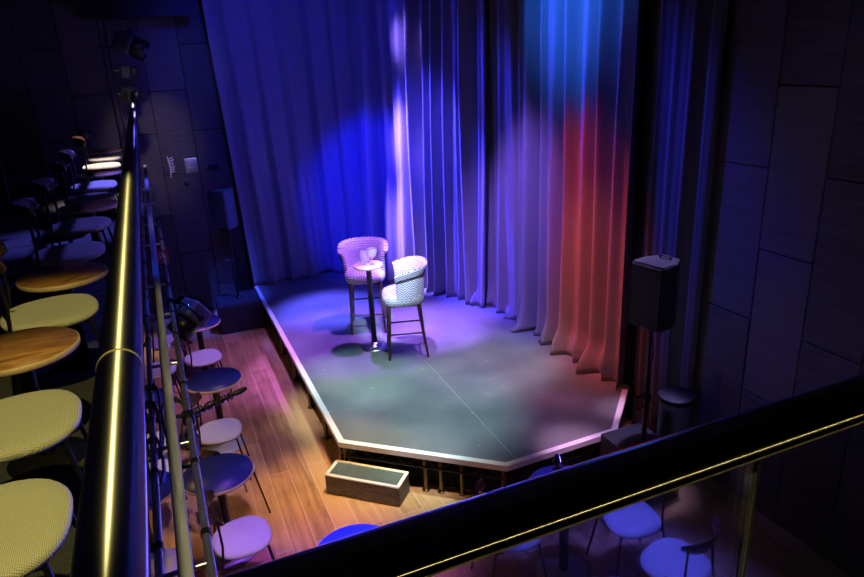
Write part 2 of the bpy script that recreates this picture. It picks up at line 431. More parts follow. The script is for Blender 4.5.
# ------------------------------------------------------------------ lighting truss outside the left rail
tz = Z0-1.30
t = thing('lighting_truss', 'slim triangular truss of pipes hung outside the left handrail', 'truss', (0, 0, tz))
def wob(x, z, y0, y1, r0, n=60):
    return [(x, y0+(y1-y0)*i/n, z) for i in range(n+1)], [r0*(1+.10*math.sin(i*2.3)+.08*math.sin(i*.9)) for i in range(n+1)]
for nm, x in (('inner_pipe', -.178), ('outer_pipe', -.046)):
    MB().tube([(x, 1.2, 0), (x, 8.3, 0)], .0125, 14).build(nm, 'alu', t)
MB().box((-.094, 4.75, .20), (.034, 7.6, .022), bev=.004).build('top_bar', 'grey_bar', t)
for y in (1.62, 2.3, 3.05, 3.75, 4.33, 5.42, 6.18, 7.2, 8.1):
    MB().tube([(-.178, y, 0), (-.046, y, 0)], .008, 8).build('rung', 'steel', t)
for y in (1.3, 3.1, 4.9, 6.7, 8.2):
    MB().tube([(-.094, y, 0), (-.094, y, .19)], .006, 8).build('upright', 'alu', t)
for y in (1.35, 1.75, 2.15, 2.8, 3.4, 3.75, 4.25, 4.9, 5.5, 6.3):
    for x in (-.178, -.046):
        MB().tube([(x, y-.012, 0), (x, y+.012, 0)], .0155, 12).build('tape_band', 'leg_black', t)
for y in (1.6, 3.4, 5.4, 7.6):
    MB().tube([(-.178, y, 0), (-.230, y, -.05), (-.275, y, -.12)], .009, 8).build('bracket', 'leg_black', t)
# cables wound along the pipes
def coil(x0, y0, z0, y1, amp, turns, r0=.0035):
    n = int(turns*14)
    return [(x0+amp*math.cos(2*PI*turns*i/n)*(1+.3*math.sin(i*.37)), y0+(y1-y0)*i/n+.01*math.sin(i*1.7), z0+amp*math.sin(2*PI*turns*i/n)) for i in range(n+1)]
def coiled(label, paths, rr=.0038):
    b = MB()
    for p in paths: b.tube(p, rr, 6)
    tag(b.build('cable', 'cable'), label, 'cable')
coiled('black cable wound around the outer truss pipe beyond the tilted spotlight', [coil(-.046, 4.2, tz, 7.9, .02, 9)])
coiled('black cable wound around the inner truss pipe, far end', [coil(-.178, 4.0, tz, 8.0, .02, 10)])
def loop(cx, cy, cz, ra, rb, tilt, n=26, turns=2.3):
    return [(cx+ra*math.cos(a)*(1+.06*k), cy+rb*math.sin(a)*math.cos(tilt), cz+rb*math.sin(a)*math.sin(tilt)-.01*k+.012*math.sin(3*a)) for k, a in ((i/n, 2*PI*turns*i/n) for i in range(int(n*turns)+1))]
coiled('tangle of black cable looped between grey bar and outer pipe', [
    loop(-.10, 2.62, tz-.06, .045, .10, 1.0), loop(-.085, 2.46, tz-.07, .05, .11, .8, turns=1.8),
    [(-.05, 2.3, tz-.02), (-.07, 2.42, tz-.10), (-.09, 2.6, tz-.14), (-.05, 2.75, tz-.05), (-.046, 2.95, tz-.02)]])
coiled('tangle of black cable on the inner pipe close to the handrail', [
    loop(-.185, 2.55, tz-.03, .03, .15, .4, turns=3.2), loop(-.18, 2.75, tz-.02, .03, .12, .3, turns=2.4), loop(-.18, 2.3, tz-.03, .025, .10, .5, turns=2)], .0045)

# spotlight (par can) clamped on the outer pipe, seen from above
def spotlight(label, loc, yaw, pitch, sc=1., case='spot_case', badge=False, group=None):
    s = thing('spotlight', label, 'spotlight', loc, 0., group)
    rot = Matrix.Rotation(yaw, 4, 'Z') @ Matrix.Rotation(pitch, 4, 'Y')     # +x is the beam
    def put(b, name, m, par=s):
        bmesh.ops.transform(b.bm, matrix=rot @ Matrix.Scale(sc, 4), verts=b.bm.verts); return b.build(name, m, par)
    b = MB(); c = bmesh.new()
    b.box((-.03, 0, 0), (.13, .17, .17), bev=.02, seg=3)
    body = put(b, 'lamp_body', case)
    prof = [(.070, 0), (.085, .02), (.088, .12), (.080, .12), (.076, .03), (0, .028)]
    b = MB().lathe(prof, n=28); bmesh.ops.transform(b.bm, matrix=Matrix.Translation((.03, 0, 0)) @ Matrix.Rotation(PI/2, 4, 'Y'), verts=b.bm.verts)
    put(b, 'snoot', 'leg_black')
    b = MB().lathe([(0, .012), (.04, .009), (.07, 0), (0, -.004)], n=24); bmesh.ops.transform(b.bm, matrix=Matrix.Translation((.075, 0, 0)) @ Matrix.Rotation(PI/2, 4, 'Y'), verts=b.bm.verts)
    put(b, 'lens', 'lens')
    b = MB()
    for i in range(6): b.box((-.105, 0, -.055+.022*i), (.03, .14, .006))
    put(b, 'cooling_fins', 'leg_black')
    b = MB()
    b.tube([(-.01, -.10, 0), (-.01, -.105, .06), (-.02, -.07, .125), (-.02, .07, .125), (-.01, .105, .06), (-.01, .10, 0)], .008, 8)
    put(b, 'yoke', 'leg_black')
    for sg in (-1, 1):
        b = MB().tube([(-.01, sg*.088, 0), (-.01, sg*.118, 0)], .018, 14); put(b, 'tilt_knob', 'steel_dark')
    if badge:
        b = MB().tube([(-.05, 0, .0865), (-.035, .035, .0865), (-.01, .045, .0865), (.015, .02, .0865)], .006, 6); put(b, 'badge', 'chrome')
        b = MB().tube([(-.01, -.03, .086), (-.01, -.03, .09)], .012, 12); put(b, 'badge_dot', 'brass')
    return s
spotlight('charcoal spotlight tilted down from outer truss pipe above the farthest hall table', (.048, 3.93, tz-.10), math.radians(-150), math.radians(36), .86, 'spot_case', True)
c = tag(MB().box((-.046, 3.93, tz+.0), (.05, .045, .055), bev=.008).tube([(-.02, 3.93, tz+.0), (.03, 3.93, tz+.035)], .012, 10).build('pipe_clamp', 'leg_black'), 'black clamp gripping the outer truss pipe beside the tilted spotlight', 'clamp')

# long thin lamp arm with wound cable reaching out over the hall chairs
a = thing('boom_arm', 'thin black arm wrapped in cable reaching from truss over the hall chair', 'boom arm', (-.046, 2.50, tz))
MB().tube([(0, 0, 0), (.03, .03, -.01), (.165, .085, .0), (.215, .105, .005)], .0065, 10).build('arm', 'leg_black', a)
MB().tube([(.19, .097, .003), (.215, .105, .005), (.24, .115, .008)], [.010, .013, .009], 12).build('tip', 'steel_dark', a)
w = []
for i in range(150):
    tt = i/149; an = tt*2*PI*10; w.append((.02+.16*tt+.004*math.sin(i*.7), 0.02+.068*tt+.014*math.cos(an), .0+.004*tt+.014*math.sin(an)))
MB().tube(w, .0035, 6).build('cable', 'cable', a)
MB().box((0, -.01, 0), (.045, .045, .05), bev=.008).build('clamp', 'leg_black', a)

# ------------------------------------------------------------------ upright lighting pipe at the far end of the balcony
p = tag(MB().tube([(-.262, 9.55, BAL), (-.262, 9.55, CE)], .013, 12).build('lighting_pipe', 'steel_dark'), 'thin upright pipe at far end of left balcony carrying spotlights', 'pipe')
spotlight('large black spotlight aimed down, topmost on the upright pipe', (-.03, 9.5, Z0+.27), math.radians(-12), math.radians(28), 1.45, 'cabinet')
spotlight('small spotlight pointing sideways, middle of three on the upright pipe', (-.09, 9.5, Z0-.05), math.radians(-5), math.radians(4), .78, 'cabinet')
spotlight('round blue lit spotlight above end of handrail, lowest on the upright pipe', (-.10, 9.45, Z0-.33), math.radians(-40), math.radians(12), .95, 'cabinet')
for z in (.27, -.05, -.33):
    tag(MB().tube([(-.262, 9.55, Z0+z+.02), (-.12, 9.52, Z0+z+.02)], .012, 10).build('side_arm', 'alu'),
        {.27: 'short arm holding the topmost spotlight on the upright pipe', -.05: 'short arm holding the small middle spotlight on the upright pipe', -.33: 'short arm holding the lowest round spotlight on the upright pipe'}[z], 'bracket')

# ------------------------------------------------------------------ wall fittings
tag(MB().box((.50, YW-.045, Z0-1.38), (.17, .045, .21), bev=.006).box((.50, YW-.07, Z0-1.33), (.13, .01, .05), bev=.004).box((.50, YW-.07, Z0-1.43), (.13, .01, .05), bev=.004).build('socket_plate', 'plate'), 'square metal socket plate on the far wall above left speaker', 'socket')
tag(MB().box((.80, YW-.045, Z0-1.43), (.15, .04, .10), bev=.006).tube([(.76, YW-.07, Z0-1.40), (.84, YW-.07, Z0-1.40)], .012, 8).build('connection_box', 'steel_dark'), 'small dark connection box on far wall beside the curtain', 'socket')
b = MB()
for i in range(7): b.tube([(.19+.004*i, YW-.03, Z0-1.25-.035*i), (.225, YW-.05-.004*i, Z0-1.255-.03*i), (.27+.01*math.sin(i*2), YW-.03, Z0-1.24-.033*i)], .006, 6)
b.tube([(.2, YW-.03, Z0-1.22), (.215, YW-.04, Z0-1.35), (.205, YW-.03, Z0-1.52)], .007, 6)
tag(b.build('cable_bundle', 'white'), 'pale tangle of cables on far wall left of the socket plate', 'cable')
tag(MB().lathe([(0, -.03), (.03, -.025), (.036, 0), (.03, .025), (0, .03)], (.40, YW-.06, Z0-1.63), 16).build('wall_knob', 'black'), 'small round black knob on far wall under the socket plate', 'knob')
fb = thing('alarm_box', 'red wall box with a white mark, seen through the truss', 'alarm box', (-.13, YW-.05, Z0-2.64))
MB().box((0, 0, 0), (.21, .06, .24), bev=.01).build('box', 'red', fb)
MB().tube([(-.03, -.034, .03), (.0, -.034, .045), (.04, -.034, .03), (.0, -.034, .0), (-.03, -.034, -.02), (.03, -.034, -.035)], .009, 6).build('white_mark', 'white', fb)

# ------------------------------------------------------------------ stage
SH = .40
st = thing('stage', 'low corner stage with grey glossy top and white edge line', 'stage', (0, 0, 0))
SP = [(1.10, 9.98), (1.10, 5.09), (2.245, 4.10), (3.36, 4.125), (3.915, 4.68), (3.985, 4.70), (3.985, 9.98)]
MB().prism(SP, SH-.035, SH).build('stage_top', 'vinyl', st)
def edge_strip(pa, pb, w, z0, z1):
    pa, pb = Vector((*pa, 0)), Vector((*pb, 0)); d = (pb-pa).normalized(); n = Vector((-d.y, d.x, 0))
    return pa, pb, d, n
LM = [SP[0], SP[1], SP[2], SP[3], SP[4]]
def offset_line(pts, dist):
    out = []
    for i, p in enumerate(pts):
        p = Vector((*p, 0))
        dirs = []
        if i > 0: dirs.append((p-Vector((*pts[i-1], 0))).normalized())
        if i < len(pts)-1: dirs.append((Vector((*pts[i+1], 0))-p).normalized())
        ns = [Vector((-d.y, d.x, 0)) for d in dirs]
        n = sum(ns, Vector((0, 0, 0))).normalized()
        out.append(p+n*dist/max(.3, n.dot(ns[0])))
    return out
o0, o1 = offset_line(LM, -.012), offset_line(LM, .042)
b = MB(); vs = []
for q in range(len(LM)):
    vs += [(*o0[q].xy, SH-.045), (*o0[q].xy, SH+.006), (*o1[q].xy, SH+.006), (*o1[q].xy, SH-.036)]
fc = []
for q in range(len(LM)-1):
    for e in range(4): fc.append((q*4+e, q*4+(e+1) % 4, q*4+4+(e+1) % 4, q*4+4+e))
fc += [(0, 1, 2, 3), tuple(len(vs)-4+i for i in (3, 2, 1, 0))]
b.add(vs, fc); b.build('edge_tape', 'white_edge', st)
# lattice girder, legs, and black boards standing in for the shade underneath
for (pa, pb) in zip(LM, LM[1:]):
    A, B = Vector((*pa, 0)), Vector((*pb, 0)); L_ = (B-A).length; d = (B-A)/L_; n = Vector((-d.y, d.x, 0)); ins = n*.03
    b = MB()
    b.tube([A+ins+d*.03+Vector((0, 0, SH-.06)), B+ins-d*.03+Vector((0, 0, SH-.06))], .014, 8)
    b.tube([A+ins+d*.03+Vector((0, 0, SH-.155)), B+ins-d*.03+Vector((0, 0, SH-.155))], .011, 8)
    k = max(4, int(L_/.14)); zz = []
    for i in range(k+1): zz.append(A+ins+d*(.03+(L_-.06)*i/k)+Vector((0, 0, SH-.06 if i % 2 else SH-.155)))
    b.tube(zz, .005, 6)
    b.build('edge_girder', 'steel_dark', st)
    rotz = math.atan2(d.y, d.x)
    mid = (A+B)/2+n*.14
    MB().box((mid.x, mid.y, (SH-.04)/2), (max(.2, L_-.16), .012, SH-.05), rotz).build('shade_board', 'drape_black', st)
def leg(x, y):
    MB().tube([(x, y, 0), (x, y, SH-.05)], .020, 12).lathe([(0, 0), (.035, 0), (.035, .01), (0, .012)], (x, y, 0), 12).build('leg', 'bronze', st)
for y in (9.2, 8.1, 7.3, 6.55, 5.85, 5.25): leg(1.135, y)
for x, y in ((1.15, 5.13), (1.72, 4.62), (1.83, 4.53), (1.98, 4.42), (2.25, 4.17), (2.8, 4.19), (3.33, 4.19), (3.7, 4.58)): leg(x, y)
# joins between strips of vinyl and scuff tape on the top
MB().box((2.385, 5.22, SH+.0008), (.005, 2.10, .0016), math.radians(-1.3)).build('vinyl_join', 'join_tape', st)

# treads
stp = thing('step_box', 'low step box with white edged green grey tread against the stage front', 'step', (1.245, 4.815, 0), math.radians(-42.3))
sx, sy = .70, .235
MB().box((0, 0, .097), (sx, sy, .185), bev=.004).build('box', 'stepside', stp)
MB().box((0, 0, .1935), (sx-.05, sy-.05, .010), bev=.002).build('tread', 'stepvinyl', stp)
b = MB()
for q in (-1, 1):
    b.box((0, q*(sy/2-.0125), .1945), (sx, .03, .014), bev=.002)
    b.box((q*(sx/2-.0125), 0, .1945), (.03, sy-.03, .014), bev=.002)
b.build('white_nosing', 'white_edge', stp)

# ------------------------------------------------------------------ curtains
def smooth_path(ctrl, n):
    P = [Vector((*c, 0)) for c in ctrl]; P = [P[0]*2-P[1]]+P+[P[-1]*2-P[-2]]
    raw = []
    for i in range(1, len(P)-2):
        for k in range(40):
            t = k/40
            raw.append(.5*((2*P[i])+(-P[i-1]+P[i+1])*t+(2*P[i-1]-5*P[i]+4*P[i+1]-P[i+2])*t*t+(-P[i-1]+3*P[i]-3*P[i+1]+P[i+2])*t**3))
    raw.append(P[-2])
    cum = [0]
    for a, b in zip(raw, raw[1:]): cum.append(cum[-1]+(b-a).length)
    out = []; j = 0
    for i in range(n+1):
        s = cum[-1]*i/n
        while j < len(cum)-2 and cum[j+1] < s: j += 1
        f = (s-cum[j])/max(1e-9, cum[j+1]-cum[j]); out.append(raw[j].lerp(raw[j+1], f))
    return out, cum[-1]
def curtain(name, label, top, bot, ztop, zbot, pleat, seed, nu, nv, hem, matn='curtain'):
    rnd = random.Random(seed)
    pt, Lt = smooth_path(top, nu); pb, Lb = smooth_path(bot, nu)
    # phase advances with local pleat width (a function of 0..1 along the cloth)
    ph = [0.]
    for i in range(nu):
        wl, _ = pleat(i/nu)
        wl *= 1+.45*noise.noise(Vector((i/nu*Lb*3.1, seed*3.3, 0)))
        ph.append(ph[-1]+Lb/nu/wl*2*PI)
    vs = []
    for j in range(nv+1):
        v = j/nv; e = v**.9
        for i in range(nu+1):
            u = i/nu
            p = pt[i].lerp(pb[i], e)
            i0, i1 = max(0, i-3), min(nu, i+3)
            d = (pt[i1].lerp(pb[i1], e)-pt[i0].lerp(pb[i0], e)).normalized(); n = Vector((-d.y, d.x, 0))
            _, amp = pleat(u)
            am = amp*(1+.5*noise.noise(Vector((u*Lb*2.2, v*1.1, seed))))*(.75+.45*v)
            drift = .9*noise.noise(Vector((u*Lb*1.3, v*1.4, seed+5.)))*v
            x = u*Lb
            w = .75*math.sin(ph[i]+drift)+.45*math.sin(ph[i]*.618+1.3+drift)+.25*math.sin(2.1*(ph[i]+drift)+1.1)
            w *= .6+1.5*abs(noise.noise(Vector((x*1.7, v*.7, seed+31.))))+.15
            w += .55*noise.noise(Vector((x*5.5, v*.9, seed+2.)))+.22*noise.noise(Vector((x*15, v*2.2, seed+4.)))
            p = p+n*(am*w)
            z = ztop+(zbot-ztop)*v
            if hem and v > .93:
                q = (v-.93)/.07
                hn = noise.noise(Vector((u*Lb*2.6, q*1.2, seed+9.)))
                p = p+n*hem(u)*q*q*max(.1, .45+1.5*hn)
                z += .02*max(0, hn)*q
            vs.append((p.x, p.y, max(z, zbot)))
    fc = [(j*(nu+1)+i, j*(nu+1)+i+1, (j+1)*(nu+1)+i+1, (j+1)*(nu+1)+i) for j in range(nv) for i in range(nu)]
    b = MB(); b.add(vs, fc, True)
    o = b.build(name, matn, recalc=False)
    md = o.modifiers.new('thickness', 'SOLIDIFY'); md.thickness = .004; md.offset = 0
    tag(o, label, 'curtain')
    return o
ZT = CE-.05
def pl_left(u):
    if u < .50: return (.36, .050)
    if u < .66: return (.30, .09)
    return (.21, .12)
def pl_right(u):
    if u < .45: return (.22, .085)
    return (.25, .085)
curtain('curtain', 'wide deep blue lit curtain along the far wall left of the stage corner',
        [(.90, 9.98), (1.7, 10.0), (2.5, 9.95), (3.05, 9.45), (3.4, 8.8), (3.70, 8.0), (3.84, 7.3)],
        [(1.10, 9.86), (1.8, 9.9), (2.45, 9.86), (2.95, 9.05), (3.35, 8.45), (3.62, 7.85), (3.72, 7.35)],
        ZT, SH+.006, pl_left, 3, 760, 70, lambda u: -.03)
curtain('curtain', 'curtain lit violet to red along the right side of stage with hem bunched on floor',
        [(3.93, 7.85), (3.945, 6.9), (3.945, 5.9), (3.945, 5.2), (3.945, 4.72)],
        [(3.90, 7.70), (3.91, 6.7), (3.91, 5.8), (3.92, 5.2), (3.935, 4.72)],
        ZT, SH+.006, pl_right, 8, 620, 90, lambda u: -.17)
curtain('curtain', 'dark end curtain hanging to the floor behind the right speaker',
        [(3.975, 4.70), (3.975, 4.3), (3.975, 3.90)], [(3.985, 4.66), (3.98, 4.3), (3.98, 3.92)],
        ZT, .012, lambda u: (.16, .020), 12, 200, 60, lambda u: -.01, 'drape_shaded')
tag(MB().tube([(.85, 10.02, ZT+.02), (2.5, 9.98, ZT+.02), (3.05, 9.45, ZT+.02), (3.7, 8.0, ZT+.02), (3.93, 6.8, ZT+.02), (3.95, 3.88, ZT+.02)], .018, 8).build('curtain_track', 'steel_dark'), 'curved curtain track at the ceiling above the stage', 'curtain track')

# ------------------------------------------------------------------ bar stools
def uv_from(o, fn):
    me = o.data; uvl = me.uv_layers.new(name='UVMap')
    for poly in me.polygons:
        for li in poly.loop_indices:
            uvl.data[li].uv = fn(me.vertices[me.loops[li].vertex_index].co, poly.normal)
def tri_uv(co, n):
    a = [abs(c) for c in n]
    if a[2] >= max(a[0], a[1]): return (co.x, co.y)
    if a[0] > a[1]: return (co.y, co.z)
    return (co.x, co.z)
def bar_stool(label, loc, rz):
    s = thing('bar_stool', label, 'bar stool', loc, rz, 'patterned bar stools on the stage')
    # faces +x; seat 0.74, back to 1.08
    b = MB(); ring = []
    prof = [(.0, .635), (.205, .635), (.225, .65), (.232, .70), (.222, .745), (.18, .765), (.0, .772)]
    n = 48; rows = []
    for r0, z in prof:
        row = []
        for j in range(n):
            a = 2*PI*j/n; cs, sn = math.cos(a), math.sin(a)
            ex = .32                                           # rounded square plan
            k = (abs(cs)**(2/ex*.5)+abs(sn)**(2/ex*.5))**(-ex)
            k = 1/((abs(cs)**3.2+abs(sn)**3.2)**(1/3.2))
            row.append(b.bm.verts.new((r0*k*cs*1.0, r0*k*sn*1.02, z)))
        rows.append(row)
    for a_, c_ in zip(rows, rows[1:]):
        for j in range(n):
            f = b.bm.faces.new((a_[j], a_[(j+1) % n], c_[(j+1) % n], c_[j])); f.smooth = True
    bmesh.ops.remove_doubles(b.bm, verts=b.bm.verts, dist=.0005)
    seat = b.build('seat', 'weave', s); uv_from(seat, tri_uv)
    # wrap-around back: half ring with wings whose top edge rolls outwards
    b = MB(); na, nz = 40, 14; outer = []; inner = []
    A0 = math.radians(72)
    def radius(t, z):                                          # t 0..1 up the back
        return .212+.022*t+.055*max(0, t-.72)**1.2*3
    for i in range(na+1):
        u = i/na; a = A0+(2*PI-2*A0)*u
        wing = abs(2*u-1)                                      # 1 at wing tips
        ztop = 1.075-.075*wing**3
        zbot = .655
        co_, ci_ = [], []
        k = 1/((abs(math.cos(a))**2.6+abs(math.sin(a))**2.6)**(1/2.6))
        for j in range(nz+1):
            t = j/nz; z = zbot+(ztop-zbot)*t; R_ = radius(t, z)*k
            th = .055-.012*t
            co_.append(Vector(((R_+.020)*math.cos(a), (R_+.020)*math.sin(a), z)))
            ci_.append(Vector(((R_+.020-th)*math.cos(a), (R_+.020-th)*math.sin(a), z+.006*(1-t))))
        outer.append(co_); inner.append(ci_)
    vo = [[b.bm.verts.new(p) for p in row] for row in outer]; vi = [[b.bm.verts.new(p) for p in row] for row in inner]
    def q(*f):
        fc = b.bm.faces.new(f); fc.smooth = True
    for i in range(na):
        for j in range(nz):
            q(vo[i][j], vo[i+1][j], vo[i+1][j+1], vo[i][j+1]); q(vi[i][j], vi[i][j+1], vi[i+1][j+1], vi[i+1][j])
        q(vo[i][nz], vo[i+1][nz], vi[i+1][nz], vi[i][nz]); q(vo[i][0], vi[i][0], vi[i+1][0], vo[i+1][0])
    for i in (0, na):
        for j in range(nz): q(vo[i][j], vo[i][j+1], vi[i][j+1], vi[i][j])
    back = b.build('backrest', 'weave', s)
    uv_from(back, lambda co, n: (math.atan2(co.y, co.x)*.23, co.z))
    # dark piping round the top roll and front edges
    pts = []
    for j in range(nz+1): pts.append((outer[0][j]+inner[0][j])/2+Vector((.006, 0, 0)))
    b = MB().tube([(outer[i][nz-3]*1.0)+Vector((math.cos(A0+(2*PI-2*A0)*i/na)*.004, math.sin(A0+(2*PI-2*A0)*i/na)*.004, 0)) for i in range(na+1)], .010, 6)
    b.build('piping', 'piping', back)
    legs = []
    for sx_, sy_ in ((1, 1), (1, -1), (-1, 1), (-1, -1)):
        top = (sx_*.165, sy_*.165, .65); bot = (sx_*.205+(-.03 if sx_ < 0 else 0), sy_*.195, 0)
        MB().tube([bot, tuple((Vector(bot)+Vector(top))/2+Vector((sx_*-.004, 0, 0))), top], [.013, .018, .023], 8).build('leg', 'stool_leg', s)
    def at(sx_, sy_, z):
        t = z/.65; return (sx_*(.205+(.165-.205)*t)+(-.03*(1-t) if sx_ < 0 else 0), sy_*(.195+(.165-.195)*t), z)
    for pa, pb in (((1, 1, .24), (1, -1, .24)), ((-1, 1, .30), (-1, -1, .30)), ((1, 1, .30), (-1, 1, .30)), ((1, -1, .30), (-1, -1, .30))):
        MB().tube([at(*pa), at(*pb)], .011, 8).build('footrest' if pa[0] == pb[0] == 1 else 'stretcher', 'stool_leg', s)
    MB().box((0, 0, .635), (.36, .36, .03), bev=.006).build('seat_frame', 'stool_leg', s)
    return s
s1 = bar_stool('pale dogtooth bar stool turned side on, right of the small pedestal table', (2.31, 6.58, SH), math.radians(163))
s2 = copy_tree(s1); s2.location = (2.16, 7.50, SH); s2.rotation_euler = (0, 0, math.radians(-109)); s2.scale = (1.06, 1.06, 1.02)
s2['label'] = 'violet lit dogtooth bar stool facing front, behind the pedestal table'

# pedestal table with glasses
pt = thing('pedestal_table', 'small round pedestal table between two bar stools on stage', 'table', (2.03, 6.89, SH))
MB().lathe([(0, 0.992), (.158, .992), (.165, .998), (.165, 1.014), (.160, 1.02), (0, 1.02)], n=48).build('tabletop', 'ply_edge', pt)
MB().lathe([(0, .0), (.162, 0), (.162, .008), (.11, .016), (.06, .035), (.038, .07), (0, .07)], n=40).build('base_plate', 'steel', pt)
MB().lathe([(0, .05), (.032, .05), (.032, .97), (.06, .992), (0, .992)], n=24).build('column', 'steel_dark', pt)
tb = SH+1.02
tag(MB().lathe([(0, .002), (.030, .002), (.036, .16), (.033, .16), (.027, .012), (0, .012)], n=24).build('drinking_glass', 'bright_glass', None, (1.985, 6.90, tb)), 'tall clear drinking glass on the pedestal table', 'glass')
g = tag(MB().lathe([(0, .0), (.034, .001), (.034, .005), (.006, .01), (.005, .07), (.03, .085), (.058, .12), (.060, .15), (.050, .185), (.047, .185), (.056, .15), (.054, .12), (.028, .09), (0, .085)], n=28).build('goblet', 'bright_glass', None, (2.075, 6.86, tb)), 'round bowled stem glass on the pedestal table, right of the tall glass', 'glass')
tag(MB().lathe([(0, .002), (.028, .002), (.033, .10), (.030, .10), (.026, .01), (0, .01)], n=24).build('drinking_glass', 'bright_glass', None, (2.05, 6.97, tb)), 'short clear tumbler at the back of the pedestal table', 'glass')

# ------------------------------------------------------------------ speakers
def speaker(label, loc, rz, w, d, h, tilt=0.):
    s = thing('speaker', label, 'loudspeaker', loc, rz)
    # front faces +x; cabinet tapers to the back
    poly = [(.0, -w/2), (.0, w/2), (-d*.55, w/2), (-d, w*.28), (-d, -w*.28), (-d*.55, -w/2)]
    T = Matrix.Rotation(tilt, 4, 'Y')
    def fin(b, name, m, par=s):
        bmesh.ops.transform(b.bm, matrix=T, verts=b.bm.verts); return b.build(name, m, par)
    fin(MB().prism(poly, 0, h, .008), 'cabinet', 'cabinet')
    fin(MB().box((.006, 0, h/2), (.014, w-.02, h-.03), bev=.004), 'grille', 'grille')
    for sg in (-1, 1): fin(MB().box((-d*.5, sg*(w/2-.012), h*.52), (.08, .030, .035), bev=.003), 'side_handle', 'steel_dark')
    fin(MB().tube([(-d*.75, -.05, h), (-d*.72, -.05, h+.022), (-d*.72, .05, h+.022), (-d*.75, .05, h)], .009, 8), 'top_handle', 'steel_dark')
    b = MB()
    for i in range(6): b.tube([(-d*.5-.02+.014*i, -w/2-.001, h*.66+.006*i), (-d*.5-.02+.014*i, -w/2-.006, h*.66+.006*i)], .004, 8)
    fin(b, 'logo', 'brass')
    fin(MB().box((-d*.4, 0, -.015), (.10, .10, .04), bev=.004), 'pole_socket', 'leg_black')
    return s
def speaker_pole(label, loc, h, knob):
    s = thing('speaker_pole', label, 'speaker pole', loc)
    MB().tube([(0, 0, 0), (0, 0, h*.55)], .019, 14).build('lower_tube', 'leg_black', s)
    MB().tube([(0, 0, h*.5), (0, 0, h)], .015, 14).build('upper_tube', 'leg_black', s)
    MB().lathe([(0, 0), (.045, 0), (.045, .012), (.02, .02), (0, .02)], n=20).build('foot', 'leg_black', s)
    k = MB().box((0, 0, knob), (.06, .06, .07), bev=.01).build('clamp', 'leg_black', s)
    MB().tube([(-.10, 0, knob+.02), (-.02, 0, knob+.02)], .010, 8).tube([(-.10, 0, knob+.035), (-.10, 0, knob-.09), (-.02, 0, knob-.085)], .008, 8).build('locking_handle', 'steel_dark', s)
    return s
def subwoofer(label, loc, rz, w, d, h):
    s = thing('subwoofer', label, 'subwoofer', loc, rz)
    MB().box((0, 0, h/2), (w, d, h-.004), bev=.008).build('cabinet', 'cabinet', s)
    MB().box((0, -d/2-.004, h/2), (w-.03, .012, h-.05), bev=.004).build('grille', 'grille', s)
    for x in (-w/2+.04, w/2-.04):
        for y in (-d/2+.05, d/2-.05):
            pass
    return s
subwoofer('black subwoofer on the floor by the far left corner of the stage', (.785, 9.44, 0), math.radians(-1), .60, .54, .43)
speaker_pole('thin black pole rising from subwoofer by the blue curtain', (.80, 9.45, .43), 1.04, .55)
speaker('small black speaker on pole against the far wall left of the curtain', (.70, 9.36, Z0-2.17), math.radians(-132), .28, .30, .53)
subwoofer('black subwoofer with blue lit top at the right corner of the stage', (3.385, 3.83, 0), 0, .42, .54, .44)
speaker_pole('black pole with locking handle rising from subwoofer at right of stage', (3.42, 3.84, .44), 1.09, .42)
speaker('larger black speaker with gold badge on pole before the red lit curtain', (3.30, 3.79, Z0-2.115), math.radians(-168), .295, .29, .525)
coiled('black cable hanging down the right speaker pole', [[(3.47, 3.87, Z0-2.25), (3.49, 3.87, Z0-2.4), (3.455, 3.86, Z0-2.55), (3.47, 3.86, Z0-2.75), (3.45, 3.85, Z0-3.0), (3.48, 3.88, Z0-3.18)]], .006)
# dark round topped drum stool behind it
dr = thing('drum_table', 'round topped dark drum table behind the right speaker pole', 'table', (3.765, 3.86, 0))
MB().lathe([(0, .765), (.142, .765), (.149, .772), (.149, .785), (.142, .79), (0, .79)], n=40).build('top', 'cabinet', dr)
MB().lathe([(0, 0), (.130, 0), (.135, .02), (.135, .765), (0, .765)], n=36).build('drum', 'drape_black', dr)

# ------------------------------------------------------------------ hall tables
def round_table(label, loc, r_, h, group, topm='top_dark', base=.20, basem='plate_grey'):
    s = thing('round_table', label, 'table', loc, 0., group)
    tp = MB().lathe([(0, h-.026), (r_-.004, h-.026), (r_, h-.022), (r_, h-.003), (r_-.003, h-.001), (0, h-.001)], n=56).build('edge_band', 'ply_edge', s)
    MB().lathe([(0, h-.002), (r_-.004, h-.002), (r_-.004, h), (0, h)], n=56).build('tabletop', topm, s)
    MB().lathe([(0, .01), (.034, .02), (.034, h-.1), (.036, h-.05), (.09, h-.026), (0, h-.026)], n=20).build('column', 'leg_black', s)
    MB().lathe([(0, 0), (base, 0), (base, .008), (base*.6, .015), (.035, .035), (0, .035)], n=40).build('base_plate', basem, s)
    return s
G = 'dark topped round tables in the hall'
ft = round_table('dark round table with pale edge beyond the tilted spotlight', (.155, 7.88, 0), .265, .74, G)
def tbl(x, y, label): return dup(ft, (x, y, 0), random.uniform(0, 6), label, G)
tbl(.175, 6.22, 'dark round table with pale edge, second from the subwoofer, above the cable arm')
tbl(.04, 4.58, 'blue lit round table right of the outer truss pipe, nearest the left handrail')
tbl(.74, 3.30, 'round table seen as a blue arc above the slanting handrail')
te = tbl(2.25, 3.27, 'round table mostly hidden by the slanting handrail, its pedestal below')
tbl(-.50, 6.10, 'dark round table behind the grey truss bar, middle of the balcony shadow')
tbl(-.52, 4.62, 'blue lit round table behind inner truss pipe, left of nearest blue table')
lp = thing('table_lamp', 'tiny black table lamp on the table before the stage corner', 'lamp', (2.31, 3.47, .74))
MB().lathe([(0, 0), (.030, 0), (.030, .012), (.008, .018), (.007, .07), (0, .07)], n=18).build('stand', 'leg_black', lp)
